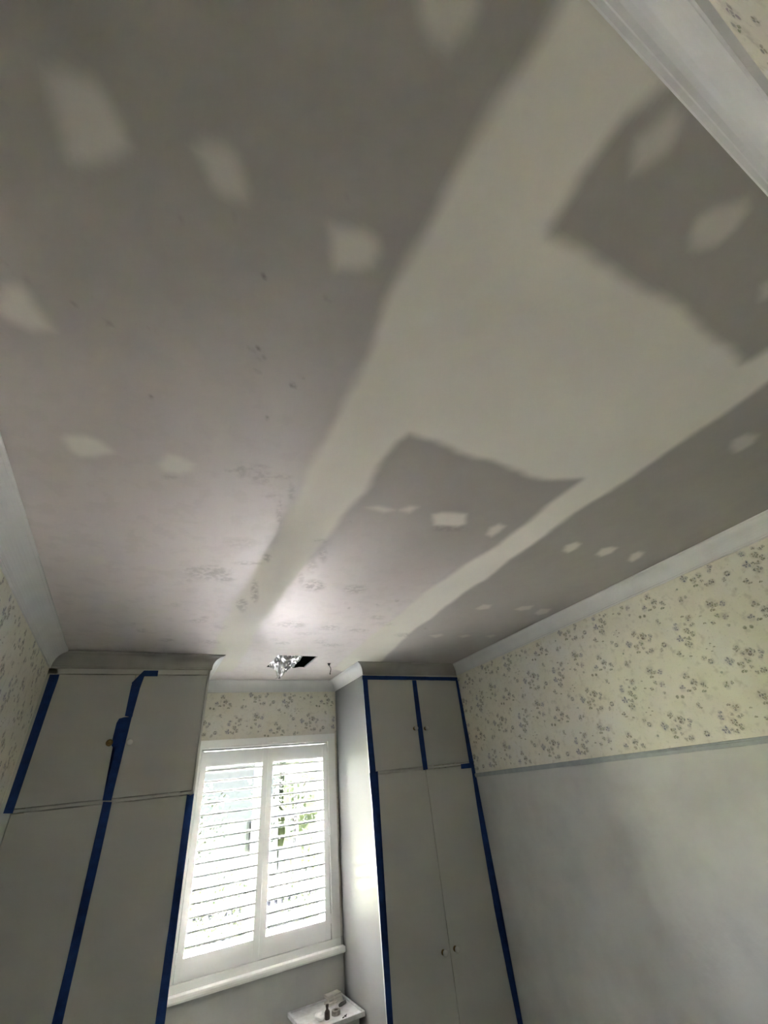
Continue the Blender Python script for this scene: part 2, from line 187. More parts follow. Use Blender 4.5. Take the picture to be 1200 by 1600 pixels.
# wallpaper: cream paper, soft printed flowers. attribute "ink" = (colour, strength) carried by the printed petals
def wallpaper():
    m = bpy.data.materials.new('floral wallpaper'); m.use_nodes = True; n = m.node_tree.nodes; l = m.node_tree.links
    b = n['Principled BSDF']; b.inputs['Roughness'].default_value = .7; b.inputs['Specular IOR Level'].default_value = .3
    tcn = n.new('ShaderNodeTexCoord')
    def noi(s, d=6):
        q = n.new('ShaderNodeTexNoise'); q.inputs['Scale'].default_value = s; q.inputs['Detail'].default_value = d
        l.new(tcn.outputs['Object'], q.inputs['Vector']); return q
    def rng(s, a, b_, t0=0, t1=1):
        q = n.new('ShaderNodeMapRange'); q.inputs['From Min'].default_value = a; q.inputs['From Max'].default_value = b_
        q.inputs['To Min'].default_value = t0; q.inputs['To Max'].default_value = t1
        l.new(s, q.inputs['Value']); return q.outputs[0]
    def mix(f, a, c, mode='MIX'):
        q = n.new('ShaderNodeMix'); q.data_type = 'RGBA'; q.blend_type = mode
        for s, v in (('Factor', f), ('A', a), ('B', c)):
            if isinstance(v, (tuple, float)): q.inputs[s].default_value = (*v, 1) if isinstance(v, tuple) else v
            else: l.new(v, q.inputs[s])
        return q.outputs['Result']
    base = mix(rng(noi(9).outputs['Fac'], .42, .68), (.72,.69,.585), (.68,.65,.53))
    base = mix(rng(noi(3.2).outputs['Fac'], .5, .72), base, (.70,.69,.64))
    base = mix(rng(noi(26).outputs['Fac'], .56, .74), base, (.56,.53,.44))
    base = mix(rng(noi(75, 3).outputs['Fac'], .62, .8, 0, .5), base, (.33,.325,.28))
    at = n.new('ShaderNodeAttribute'); at.attribute_name = 'ink'
    f = n.new('ShaderNodeMath'); f.operation = 'MULTIPLY'
    l.new(at.outputs['Alpha'], f.inputs[0]); l.new(rng(noi(150, 3).outputs['Fac'], .3, .62, .55, 1), f.inputs[1])
    fin = mix(f.outputs[0], base, at.outputs['Color'])
    l.new(fin, b.inputs['Base Color'])
    bp = n.new('ShaderNodeBump'); bp.inputs['Strength'].default_value = .35; bp.inputs['Distance'].default_value = .01
    l.new(noi(16, 4).outputs['Fac'], bp.inputs['Height']); l.new(bp.outputs[0], b.inputs['Normal'])
    return m
M['wallpaper'] = wallpaper()

# ceiling: grey board / old paint, pale jointing compound where attribute "plaster" is set, smudges where "grime" is set
def ceiling_mat():
    m = bpy.data.materials.new('patched plasterboard ceiling'); m.use_nodes = True; n = m.node_tree.nodes; l = m.node_tree.links
    b = n['Principled BSDF']
    tcn = n.new('ShaderNodeTexCoord')
    def noi(s, d=5):
        q = n.new('ShaderNodeTexNoise'); q.inputs['Scale'].default_value = s; q.inputs['Detail'].default_value = d
        l.new(tcn.outputs['Object'], q.inputs['Vector']); return q
    def att(nm):
        q = n.new('ShaderNodeAttribute'); q.attribute_name = nm; return q.outputs['Fac']
    def mix(f, a, c):
        q = n.new('ShaderNodeMix'); q.data_type = 'RGBA'
        for s, v in (('Factor', f), ('A', a), ('B', c)):
            if isinstance(v, (tuple, float)): q.inputs[s].default_value = (*v, 1) if isinstance(v, tuple) else v
            else: l.new(v, q.inputs[s])
        return q.outputs['Result']
    def rng(s, a, b_, t0=0, t1=1):
        q = n.new('ShaderNodeMapRange'); q.inputs['From Min'].default_value = a; q.inputs['From Max'].default_value = b_
        q.inputs['To Min'].default_value = t0; q.inputs['To Max'].default_value = t1
        l.new(s, q.inputs['Value']); return q.outputs[0]
    board = mix(rng(noi(4).outputs['Fac'], .4, .65), BOARD, BOARD2)
    board = mix(att('oldpaint_falloff'), board, mix(rng(noi(13, 8).outputs['Fac'], .52, .60), OLDPAINT, OLDPAINT2))
    pla = mix(rng(noi(2.5).outputs['Fac'], .35, .65), PLASTER, PLASTER2)
    c = mix(att('plaster'), board, pla)
    gm = n.new('ShaderNodeMath'); gm.operation = 'MULTIPLY'; l.new(att('grime'), gm.inputs[0]); l.new(rng(noi(38, 6).outputs['Fac'], .40, .56, .15, 1.35), gm.inputs[1])
    c = mix(gm.outputs[0], c, (.12,.11,.10))
    l.new(c, b.inputs['Base Color'])
    l.new(rng(att('plaster'), 0, 1, B_ROUGH, .85), b.inputs['Roughness'])
    l.new(rng(att('plaster'), 0, 1, B_SPEC, .2), b.inputs['Specular IOR Level'])
    bp = n.new('ShaderNodeBump'); bp.inputs['Strength'].default_value = .16; bp.inputs['Distance'].default_value = .01
    l.new(noi(11, 3).outputs['Fac'], bp.inputs['Height']); l.new(bp.outputs[0], b.inputs['Normal'])
    return m
BOARD, BOARD2 = (.32,.303,.277), (.30,.284,.26)
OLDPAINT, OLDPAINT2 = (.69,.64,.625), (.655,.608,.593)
PLASTER, PLASTER2 = (.71,.685,.61), (.68,.655,.585)
B_ROUGH, B_SPEC = .50, .32
M['ceiling'] = ceiling_mat()


# ------------------------------------------------------------------ room plan (metres)
XL, YB, YW = -.625, -.195, 4.42
def xr(y): return 2.795 + .030*y          # the right wall runs slightly out of square
LX, LY = .41, 3.60                        # left wardrobe: right side, front
RX, RY = 1.795, 3.69                      # right wardrobe: left side, front
OX0, OX1, OZ0, OZ1 = .52, 1.685, H-.985, H+.42   # window opening

b = bmesh.new(); box(b, XL-.12, 3.1, YB-.12, YW+.12, -.1, 0)
tag(obj('floor', b, M['floor']), kind='structure')

# walls carry wallpaper above the picture rail and paint below; printed flowers are part of the wall's mesh
INK = {'p': (.095,.090,.160), 'd': (.090,.088,.082), 'o': (.160,.150,.090), 'g': (.175,.172,.170)}
CELL = ((.52, .25), (.52, -.25))
def flowers(bm, lay, P, u0, u1, z0, z1, seed=0, gain=1.0):
    """P(u, z, lift) -> point just proud of the wall. u runs to the right when facing the wall"""
    rnd = random.Random(seed)
    for i in range(-14, 15):
        for j in range(-14, 15):
            bu = i*CELL[0][0] + j*CELL[1][0]; bz = i*CELL[0][1] + j*CELL[1][1]
            for (fu, fz, r, k, s) in FLOWERS:
                u, z = fu+bu, H+fz+bz
                if not (u0+r < u < u1-r and z0+r*1.05 < z < z1-r*1.05): continue
                rr = random.Random(int(fu*1000)*31+int(fz*1000))
                col = INK[k]; petals = max(1, s) if s < 3 or s == 6 else max(3, s + rr.choice((-1, 0, 0, 1)))
                a0 = rr.uniform(0, 6.28)
                blobs = []
                if s == 1: blobs = [(0, 0, r*.8, r*.7, 0)]
                elif s == 2: blobs = [(-.35*r, .1*r, r*.6, r*.32, .5), (.35*r, -.1*r, r*.55, r*.3, .2)]
                elif s == 6: blobs = [(r*.62*math.cos(t*PI/3), r*.62*math.sin(t*PI/3), r*.42, r*.24, t*PI/3+PI/2) for t in range(6)]
                else:
                    for t in range(petals):
                        a = a0 + 2*PI*t/petals + rr.uniform(-.55, .55); q = rr.uniform(.25, .7)*r
                        blobs.append((q*math.cos(a), q*math.sin(a), r*rr.uniform(.32,.66), r*rr.uniform(.20,.36), a+rr.uniform(-.7,.7)))
                    if s >= 4: blobs.append((0, 0, r*.25, r*.25, 0))
                if s >= 3: blobs.insert(0, (rr.uniform(-.2,.2)*r, rr.uniform(-.2,.2)*r, r*1.15, r*.8, rr.uniform(0,3)))
                for bi, (cx, cz, ra, rb, an) in enumerate(blobs):
                    g = rr.uniform(.75, 1.0)*gain; ra *= 1.28; rb *= 1.5
                    if s >= 3 and bi == 0: g *= .32
                    cc = [c*rr.uniform(.85, 1.2) for c in col]
                    if k == 'd' and bi % 3 == 1: cc = [c*rr.uniform(.9,1.15) for c in INK['o']]
                    if k == 'o' and bi % 4 == 3: cc = [c*.8 for c in INK['g']]
                    lift = .0004 + .00008*bi + rnd.uniform(0, .00004)
                    cv = bm.verts.new(P(u+cx, z+cz, lift)); rings = [[], []]
                    N = 9
                    for q in range(N):
                        a = 2*PI*q/N
                        wob = rr.uniform(.85, 1.15)
                        for ri, fac in enumerate((.66, 1.12)):
                            dx, dz = ra*math.cos(a)*fac*wob, rb*math.sin(a)*fac*wob
                            px = cx + dx*math.cos(an) - dz*math.sin(an); pz = cz + dx*math.sin(an) + dz*math.cos(an)
                            rings[ri].append(bm.verts.new(P(u+px, z+pz, lift)))
                    for q in range(N):
                        f1 = bm.faces.new((cv, rings[0][q], rings[0][(q+1)%N]))
                        f2 = bm.faces.new((rings[0][q], rings[1][q], rings[1][(q+1)%N], rings[0][(q+1)%N]))
                        for f in (f1, f2):
                            for lp in f.loops:
                                al = g if lp.vert is cv else (g*.9 if lp.vert in (rings[0][q], rings[0][(q+1)%N]) else 0.0)
                                lp[lay] = (*cc, al)
def wall(name, quads, fl=None):
    """quads: list of (8 corner box tuple, material index)"""
    bm = bmesh.new(); lay = bm.loops.layers.float_color.new('ink')
    for corners, mi in quads:
        vs = [bm.verts.new(c) for c in corners]
        for q in ((0,1,2,3),(7,6,5,4),(0,4,5,1),(1,5,6,2),(2,6,7,3),(3,7,4,0)):
            f = bm.faces.new([vs[i] for i in q]); f.material_index = mi
    bmesh.ops.recalc_face_normals(bm, faces=bm.faces)
    for f in bm.faces:
        for lp in f.loops: lp[lay] = (0,0,0,0)
    if fl: flowers(bm, lay, *fl)
    me = bpy.data.meshes.new(name); bm.to_mesh(me); bm.free()
    me.materials.append(M['wallpaper']); me.materials.append(M['lower'])
    o = bpy.data.objects.new(name, me); COL.objects.link(o); tag(o, kind='structure'); return o
def slab(p, q, out, z0, z1):
    """vertical slab from plan point p to q, thickness vector out"""
    (x0,y0),(x1,y1) = p, q; ox, oy = out
    return [(x0,y0,z0),(x1,y1,z0),(x1,y1,z1),(x0,y0,z1),(x0+ox,y0+oy,z0),(x1+ox,y1+oy,z0),(x1+ox,y1+oy,z1),(x0+ox,y0+oy,z1)]
ZR = H + .002     # wallpaper starts here (behind the rail)
yb, yw = YB, YW
wall('wall_right', [(slab((xr(yb-.12),yb-.12),(xr(yw+.12),yw+.12),(.12,0),ZR,ZC+.1),0),(slab((xr(yb-.12),yb-.12),(xr(yw+.12),yw+.12),(.12,0),0,ZR),1)],
     (lambda u,z,l: (xr(-u)-l, -u, z), -4.4, .15, ZR+.02, H+.9, 1))
wall('wall_left', [(slab((XL,yb-.12),(XL,yw+.12),(-.12,0),ZR,ZC+.1),0),(slab((XL,yb-.12),(XL,yw+.12),(-.12,0),0,ZR),1)],
     (lambda u,z,l: (XL+l, u, z), -.15, 3.58, ZR+.02, H+.9, 2))
wall('wall_back', [(slab((XL-.12,yb),(3.0,yb),(0,-.12),ZR,ZC+.1),0),(slab((XL-.12,yb),(3.0,yb),(0,-.12),0,ZR),1)],
     (lambda u,z,l: (-u, yb+l, z), -2.75, .6, ZR+.02, H+.9, 3))
WX0, WX1 = XL-.12, 3.05
wall('wall_window', [(slab((WX0,yw),(WX1,yw),(0,.12),OZ1,ZC+.1),0),
                     (slab((WX0,yw),(OX0,yw),(0,.12),OZ0,OZ1),0),(slab((OX1,yw),(WX1,yw),(0,.12),OZ0,OZ1),0),
                     (slab((WX0,yw),(WX1,yw),(0,.12),0,OZ0),1)],
     (lambda u,z,l: (u, yw-l, z), .42, 1.79, H+.497, H+.9, 4))

# picture rails
b = bmesh.new()
y0r, y1r = yb, RY
for (dx, z0, z1) in ((.012, H-.022, H+.014), (.018, H-.006, H+.004)):
    vs = [b.verts.new(c) for c in ((xr(y0r)+.01,y0r,z0),(xr(y1r)+.01,y1r,z0),(xr(y1r)+.01,y1r,z1),(xr(y0r)+.01,y0r,z1),(xr(y0r)-dx,y0r,z0+.003),(xr(y1r)-dx,y1r,z0+.003),(xr(y1r)-dx,y1r,z1-.004),(xr(y0r)-dx,y0r,z1-.004))]
    for q in ((0,1,2,3),(7,6,5,4),(0,4,5,1),(1,5,6,2),(2,6,7,3),(3,7,4,0)): b.faces.new([vs[i] for i in q])
tag(obj('trim_1', b, M['rail']), 'flat blue-grey rail below the wallpaper on the right wall', kind='structure')
b = bmesh.new(); box(b, XL-.01, XL+.014, yb, LY, H-.022, H+.014, .002)
tag(obj('trim_2', b, M['rail']), 'flat blue-grey rail below the wallpaper on the left wall', kind='structure')

# ------------------------------------------------------------------ ceiling with joint compound
HX0, HX1, HY0, HY1 = .91, 1.27, 3.49, 3.85      # cut hole
WH = (1.452, 3.70)                               # cable hole
def build_ceiling():
    st = .0105
    xs = np.arange(XL-.1, 3.06, st); ys = np.arange(YB-.1, YW+.1, st)
    nx, ny = len(xs), len(ys)
    X, Y = np.meshgrid(xs, ys, indexing='ij')
    def sdf(poly, X, Y):
        P = np.array(poly); d = np.full(X.shape, 9e9); ins = np.zeros(X.shape, bool)
        for i in range(len(P)):
            a, c = P[i-1], P[i]; e = c-a
            t = np.clip(((X-a[0])*e[0]+(Y-a[1])*e[1])/max(e@e, 1e-12), 0, 1)
            d = np.minimum(d, (X-a[0]-t*e[0])**2+(Y-a[1]-t*e[1])**2)
            cr = (a[1] > Y) != (c[1] > Y)
            with np.errstate(divide='ignore', invalid='ignore'):
                ins ^= cr & (X < (c[0]-a[0])*(Y-a[1])/(c[1]-a[1]+1e-15)+a[0])
        return np.where(ins, 1, -1)*np.sqrt(d)
    def ss(v, a, b_):
        t = np.clip((v-a)/(b_-a), 0, 1); return t*t*(3-2*t)
    # uneven trowelled edge
    wob = .004*np.sin(X*17+2*np.sin(Y*7))+.004*np.sin(Y*19+3*np.sin(X*9))+.0015*np.sin(X*70+Y*50)
    pl_ = ss(sdf(STRIP, X, Y)+wob, -.022, .030)
    for i, s in enumerate(SPOTS):
        P = np.array(s); ctr = P.mean(0)
        soft = .019 if i < 7 else .018
        m = (abs(X-ctr[0]) < .4) & (abs(Y-ctr[1]) < .4)
        q = ss(sdf(s, X[m], Y[m])+wob[m]*.6, -soft, soft*1.3)*(.55 if i in (0,1,3,4,5) else .72 if i in (2,6) else .8 if i < 14 else .6)
        pl_[m] = np.maximum(pl_[m], q)
    gr = np.zeros(X.shape)
    for cx, cy, ex, ey, gx, gy, s in GRIME:
        A = np.array([[ex, gx], [ey, gy]]); inv = np.linalg.inv(A)
        U = inv[0,0]*(X-cx)+inv[0,1]*(Y-cy); V = inv[1,0]*(X-cx)+inv[1,1]*(Y-cy)
        q = 1-ss(np.sqrt(U*U+V*V)+.10*np.sin(X*31+cx*50)*np.cos(Y*27), .45, 1.2)
        gr = np.maximum(gr, q*s*.55)
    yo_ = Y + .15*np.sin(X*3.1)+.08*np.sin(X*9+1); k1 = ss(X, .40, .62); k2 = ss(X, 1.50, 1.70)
    old = (1-k1)*ss(yo_, .0, 2.3) + (k1-k2)*ss(yo_, .9, 2.7) + k2*.30*ss(yo_, 1.2, 3.2)  # old paint blend; its ramp also paints the ceiling's brightening towards the window
    Z = np.full(X.shape, ZC) - pl_*.0012
    co_ = np.stack([X, Y, Z], -1).reshape(-1, 3)
    I = np.arange(nx*ny).reshape(nx, ny)
    q = np.stack([I[:-1,:-1], I[:-1,1:], I[1:,1:], I[1:,:-1]], -1).reshape(-1, 4)
    cx = (X[:-1,:-1]+st/2).ravel(); cy = (Y[:-1,:-1]+st/2).ravel()
    jag = .012*np.sin(cx*55)+.01*np.sin(cx*23)
    hole = (cx > HX0) & (cx < HX1) & (cy > HY0) & (cy < HY1+jag)
    hole |= ((cx-WH[0])**2+(cy-WH[1])**2) < .016**2
    q = q[~hole]
    me = bpy.data.meshes.new('ceiling')
    me.vertices.add(len(co_)); me.vertices.foreach_set('co', co_.ravel())
    me.loops.add(q.size); me.loops.foreach_set('vertex_index', q.ravel().astype(np.int32))
    me.polygons.add(len(q)); me.polygons.foreach_set('loop_start', np.arange(0, q.size, 4, dtype=np.int32))
    me.update(calc_edges=True); me.validate()
    for nm, arr in (('plaster', pl_), ('grime', gr), ('oldpaint_falloff', old)):
        a = me.attributes.new(nm, 'FLOAT', 'POINT'); a.data.foreach_set('value', arr.ravel().astype(np.float32))
    me.polygons.foreach_set('use_smooth', np.ones(len(me.polygons), bool))
    me.materials.append(M['ceiling'])
    o = bpy.data.objects.new('ceiling', me); COL.objects.link(o); tag(o, kind='structure')
build_ceiling()
# closed dark roof space above, so that only the holes show it
b = bmesh.new()
box(b, XL-.12, 3.06, YB-.12, YW+.12, ZC+.6, ZC+.65)
for a in ((XL-.12, XL-.07, YB-.12, YW+.12), (3.01, 3.06, YB-.12, YW+.12), (XL-.12, 3.06, YB-.12, YB-.07), (XL-.12, 3.06, YW+.07, YW+.12)): box(b, *a, ZC+.1, ZC+.62)
for yy in (.4, .85, 1.3, 1.75, 2.2, 2.65, 3.1, 3.44, 4.0): box(b, XL-.07, 3.0, yy, yy+.04, ZC+.03, ZC+.12)
tag(obj('ceiling_void', b, M['void']), kind='structure')
# broken board edge round the cut hole
b = bmesh.new()
t = .012
box(b, HX0-.002, HX1+.002, HY0-t, HY0, ZC+.001, ZC+.014); box(b, HX0-t, HX0, HY0-t, HY1+.02, ZC+.001, ZC+.014); box(b, HX1, HX1+t, HY0-t, HY1+.02, ZC+.001, ZC+.014)
tag(obj('trim_3', b, M['cornice']), 'cut plasterboard edge round the ceiling hole', kind='structure')

# ------------------------------------------------------------------ cornice
def cornice_profile(c=.09, d=.10):
    p = [(.0, d), (.010, d), (.012, d-.006), (.010, d-.012)]
    for k in range(9):
        a = PI/2*k/8
        # concave towards the room
        p.append((.012 + (c-.024)*(1-math.cos(a)), (d-.014) - (d-.026)*math.sin(a)))
    p += [(c-.010, .010), (c-.002, .009), (c, .006), (c, -.004), (0, -.004)]
    return p
def run(name, p, q, n_in, pre, post, label, c=.09, d=.10, m='cornice'):
    """sweep from p to q along a wall whose room side is n_in; pre/post: how far each unit of projection shifts the ends (mitre)"""
    bm = bmesh.new(); prof = cornice_profile(c, d)
    p = Vector(p); q = Vector(q); dv = (q-p).normalized(); n_ = Vector(n_in)
    A = []; B = []
    for (a, h) in prof:
        s = p + n_*a + dv*(a*pre); e = q + n_*a + dv*(a*post)
        A.append(bm.verts.new((s.x, s.y, ZC-h))); B.append(bm.verts.new((e.x, e.y, ZC-h)))
    k = len(prof)
    for i in range(k): bm.faces.new((A[i], A[(i+1)%k], B[(i+1)%k], B[i]))
    bm.faces.new(A); bm.faces.new(B[::-1])
    o = obj(name, bm, M[m]); tag(o, label, kind='structure'); return o
rl = (-1, .03)
run('trim_4', (xr(YB), YB), (xr(RY), RY), rl, 1, -1, 'plaster cornice along the right wall')
run('trim_5', (XL, YB), (XL, LY), (1, 0), 1, -1, 'plaster cornice along the left wall')
run('trim_6', (XL, YB), (xr(YB), YB), (0, 1), 1, -1, 'plaster cornice along the wall behind the camera', c=.07, d=.105)
run('trim_7', (XL, LY), (LX, LY), (0, -1), 1, 1, 'plaster cornice above the left wardrobe doors', m='bare')
run('trim_8', (LX, LY), (LX, YW), (1, 0), -1, -1, 'plaster cornice on the alcove side of the left wardrobe')
run('trim_9', (LX, YW), (RX, YW), (0, -1), 1, -1, 'plaster cornice above the window')
run('trim_10', (RX, LY+.09), (RX, YW), (-1, 0), -1, -1, 'plaster cornice on the alcove side of the right wardrobe')
run('trim_11', (RX, RY), (xr(RY), RY), (0, -1), -1, -1, 'plaster cornice above the right wardrobe doors', m='bare')

# ------------------------------------------------------------------ wardrobes
def knob(parent, x, y, z, label=None, brass_only=False):
    bm = bmesh.new()
    if brass_only:
        lathe(bm, [(.017,0),(.018,.003),(.010,.006),(.007,.016),(.012,.022),(.019,.028),(.021,.036),(.017,.043),(.008,.046)], (x, y, z), '-y')
        o = obj('knob', bm, M['brass'], None, True)
    else:
        lathe(bm, [(.0155,0),(.0165,.003),(.009,.006),(.008,.018),(.014,.021),(.0145,.024)], (x, y, z), '-y', 24)
        nf = len(bm.faces)
        lathe(bm, [(.013,.022),(.018,.026),(.0195,.033),(.0175,.040),(.011,.044),(.004,.0455)], (x, y, z), '-y', 24)
        bm.faces.ensure_lookup_table()
        for f in bm.faces[nf:]: f.material_index = 1
        o = obj('knob', bm, [M['brass'], M['knob']], None, True)
    if label: o['label'] = label
    keep(o, parent); return o
def wardrobe(name, label, x0, x1, yf, zsplit, door_x, sidewall, knobs, side_mat):
    root = empty(name, ((x0+x1)/2, yf+.35, 0)); tag(root, label, 'wardrobe', 'built-in wardrobes either side of the window')
    bm = bmesh.new(); ZT = ZC-.002
    # face frame, sides and head in one carcass
    box(bm, x0, x1, yf-.0005, yf+.022, H+.8655, ZT)                # head rail behind the cornice
    box(bm, x0, door_x[0]-.0015, yf-.0005, yf+.022, 0, ZT); box(bm, door_x[2]+.0015, x1, yf-.0005, yf+.022, 0, ZT)
    box(bm, x0, x1, yf-.0005, yf+.022, zsplit-.0075, zsplit+.0075)
    box(bm, x0, x1, yf+.010, yf+.022, 0, .09)
    box(bm, x0, x1, YW-.02, YW-.002, 0, ZT)
    fr = obj('face_frame', bm, M['carcass']); keep(fr, root)
    bm = bmesh.new()
    sx0, sx1 = (x1-.02, x1) if sidewall > 0 else (x0, x0+.02)
    box(bm, sx0, sx1, yf+.0225, YW-.002, 0, ZT)
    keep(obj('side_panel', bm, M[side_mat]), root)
    for k in range(2):
        a, c = (door_x[0], door_x[1]) if k == 0 else (door_x[1], door_x[2])
        for (z0, z1, nm) in ((zsplit+.013, H+.860, 'upper_door'), (.10, zsplit-.0132, 'lower_door')):
            bm = bmesh.new(); g = .0024
            box(bm, a+g, c-g, yf-.002 if nm == 'upper_door' else yf-.0015, yf+.016, z0, z1, .0015)
            d = obj(nm, bm, M['door']); keep(d, root)
            for (kx, kz, kk, dk, br, lb) in knobs:
                if (kk == nm) and dk == k:
                    kb = knob(root, kx, yf-.002, kz, lb, br)
                    kb.parent = d; kb.matrix_parent_inverse = Matrix.Identity(4)
    return root
KN = KNOBS
wardrobe('built_in_wardrobe', 'built-in cream wardrobe left of the window with one brass knob half under blue tape',
         XL+.002, LX, LY, H+.098, (-.570, -.098, .393), 1,
         [(KN['LB'][0], H+KN['LB'][1], 'upper_door', 0, True, 'brass knob partly covered by tape'), (KN['LW'][0], H+KN['LW'][1], 'upper_door', 1, False, None)], 'trim')  # unseen side panel made white to bounce light into the alcove
wardrobe('built_in_wardrobe', 'built-in cream wardrobe right of the window, outlined in blue tape on all sides',
         RX, xr(RY)-.004, RY, H+.097, (1.832, 2.352, 2.872), -1,
         [(KN['RU1'][0], H+KN['RU1'][1], 'upper_door', 0, False, None), (KN['RU2'][0], H+KN['RU2'][1], 'upper_door', 1, False, None),
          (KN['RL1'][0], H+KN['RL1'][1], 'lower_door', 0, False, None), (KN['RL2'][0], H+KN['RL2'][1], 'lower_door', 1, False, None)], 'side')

# masking tape
def tape(key, y, label, lift=.0006, bulge=None):
    pts = [(x, H+z) for x, z in TAPES[key]]
    bm = bmesh.new()
    rnd = random.Random(key)
    # subdivide and roughen the edges slightly
    out = []
    for i in range(len(pts)):
        a = pts[i]; c = pts[(i+1)%len(pts)]; L = math.hypot(c[0]-a[0], c[1]-a[1]); n_ = max(1, int(L/.06))
        for k in range(n_):
            t_ = k/n_; j = .0010 if k else 0
            out.append((a[0]+(c[0]-a[0])*t_+rnd.uniform(-j, j), a[1]+(c[1]-a[1])*t_+rnd.uniform(-j, j)))
    prism(bm, out, y-lift-.0012, y-lift)
    bmesh.ops.triangulate(bm, faces=[f for f in bm.faces if len(f.verts) > 4])
    o = obj('masking_tape', bm, M['tape'])
    return tag(o, label, 'tape', 'blue masking tape on the wardrobes')
yl = LY-.002; yr_ = RY-.002
tape('LL', yl, 'blue tape strip down the wall side of the left wardrobe upper door')
tape('LCtop', yl, 'short blue tape piece bent over the top edge of the left wardrobe doors', .0020)
tape('LCa', yl, 'blue tape between the left wardrobe upper doors, above the brass knob')
tape('LCb', yl, 'wide folded blue tape beside the brass knob, running down to the split', .0040)
tape('LClo', yl, 'long blue tape strip between the left wardrobe lower doors', .0012)
tape('LR', yl, 'long blue tape strip down the window side of the left wardrobe')
tape('RT', yr_, 'horizontal blue tape strip across the top of the right wardrobe')
tape('RLu', yr_, 'blue tape strip on the window side of the right wardrobe upper door', .0020)
tape('RLl', yr_, 'long blue tape strip down the window side of the right wardrobe lower door')
tape('RC', yr_, 'blue tape strip between the two upper doors of the right wardrobe', .0020)
tape('RRu', yr_, 'blue tape strip on the wall side of the right wardrobe upper door', .0020)
tape('RRl', yr_, 'long blue tape strip down the wall side of the right wardrobe lower door')
tape('RTab', yr_, 'tiny sideways blue tape tab at the right wardrobe split, wall side', .0034)

# ------------------------------------------------------------------ window, sill, shutters
win = empty('window_1', (1.10, YW, H-.985)); tag(win, kind='structure')
b = bmesh.new(); yo = YW-.022
box(b, OX0-.075, OX1+.085, yo, YW+.001, OZ1+.012, OZ1+.078, .004)
box(b, OX0-.075, OX0+.0, yo, YW+.001, OZ0, OZ1+.02, .004); box(b, OX1+.015, OX1+.085, yo, YW+.001, OZ0, OZ1+.02, .004)
box(b, OX0-.09, OX1+.085, yo, YW+.001, H-1.031, H-.9855, .003)
box(b, OX0-.02, OX1+.022, yo-.006, YW+.001, OZ1+.008, OZ1+.022, .003)
box(b, OX1+.006, OX1+.022, yo-.006, YW+.001, OZ0, OZ1+.015, .003)
keep(obj('architrave', b, M['trim']), win)
b = bmesh.new()
box(b, LX+.002, RX-.002, YW-.070, YW+.001, H-1.072, H-1.032, .014)
box(b, OX0-.002, OX1+.002, YW-.002, YW+.14, OZ0-.006, OZ0-.001)
keep(obj('sill', b, M['trim']), win)
b = bmesh.new()                                       # jamb lining and outer sash frame
for a in ((OX0-.005, OX0+.02), (OX1-.02, OX1+.005)): box(b, *a, YW, YW+.14, OZ0, OZ1)
box(b, OX0, OX1, YW, YW+.14, OZ1-.004, OZ1+.010); box(b, OX0, OX1, YW, YW+.16, OZ0-.01, OZ0+.01)
for a in ((OX0+.02, OX0+.055), (1.02, 1.085), (OX1-.055, OX1-.02)): box(b, *a, YW+.085, YW+.12, OZ0+.01, OZ1-.015, .003)
for a in ((OZ0+.01, OZ0+.06), (OZ1-.06, OZ1-.015)): box(b, OX0+.02, OX1-.02, YW+.087, YW+.118, *a, .003)
keep(obj('window_frame', b, M['frame']), win)
for a in ((OX0+.055, 1.02), (1.085, OX1-.055)):
    b = bmesh.new(); box(b, *a, YW+.100, YW+.104, OZ0+.06, OZ1-.06); keep(obj('pane', b, M['glass']), win)

def shutter(x0, x1, label, hinge_x):
    zt, zb = H+.4090, H-.982
    st_ = .047; y0, y1 = YW-.020, YW+.008
    root = empty('shutter_panel', ((x0+x1)/2, YW-.006, zb)); tag(root, label, 'shutter', 'louvred shutter panels in the window')
    for a in ((x0, x0+st_), (x1-st_, x1)):
        b = bmesh.new(); box(b, *a, y0, y1, zb, zt, .002); keep(obj('stile', b, M['shutter']), root)
    for a in ((H+.293, zt), (zb, H-.866)):
        b = bmesh.new(); box(b, x0+st_, x1-st_, y0+.002, y1-.002, *a, .001); keep(obj('rail', b, M['shutter']), root)
    first = None
    for i in range(15):
        z = H+.261-.0763*i
        if first is None:
            PROF = [(.0445,-.0038),(.0445,.0038),(.0425,.0058),(.025,.0066),(0,.0068),(-.025,.0066),(-.0430,.0062),(-.0445,.0050),(-.0445,-.0050),(-.0430,-.0062),(-.025,-.0066),(0,-.0068),(.025,-.0066),(.0425,-.0058)]
            b = bmesh.new(); N = len(PROF); A = []; B = []
            for k in range(N):
                a = 2*PI*(k+.5)/N; tl = math.radians(2.0); yy, zz = PROF[k]
                yy, zz = yy*math.cos(tl)-zz*math.sin(tl), zz*math.cos(tl)+yy*math.sin(tl)
                A.append(b.verts.new((x0+st_+.002, YW-.006+yy, z+zz))); B.append(b.verts.new((x1-st_-.002, YW-.006+yy, z+zz)))
            for k in range(N): b.faces.new((A[k], A[(k+1)%N], B[(k+1)%N], B[k]))
            b.faces.new(A); b.faces.new(B[::-1])
            first = obj('louver', b, M['shutter'], None, False); keep(first, root)
        else:
            c = first.copy(); COL.objects.link(c); c.location = (0, 0, -.0763*i)
    for z in (H+.30, H-.28, H-.86):
        b = bmesh.new(); box(b, hinge_x-.006, hinge_x+.006, y0-.004, y0+.004, z-.03, z+.03, .002); keep(obj('hinge', b, M['shutter']), root)
    return root
shutter(OX0+.002, 1.1005, 'white louvred shutter panel beside the left wardrobe, left of the two in the window', OX0+.001)
shutter(1.1025, OX1-.002, 'white louvred shutter panel beside the right wardrobe, right of the two in the window', OX1)

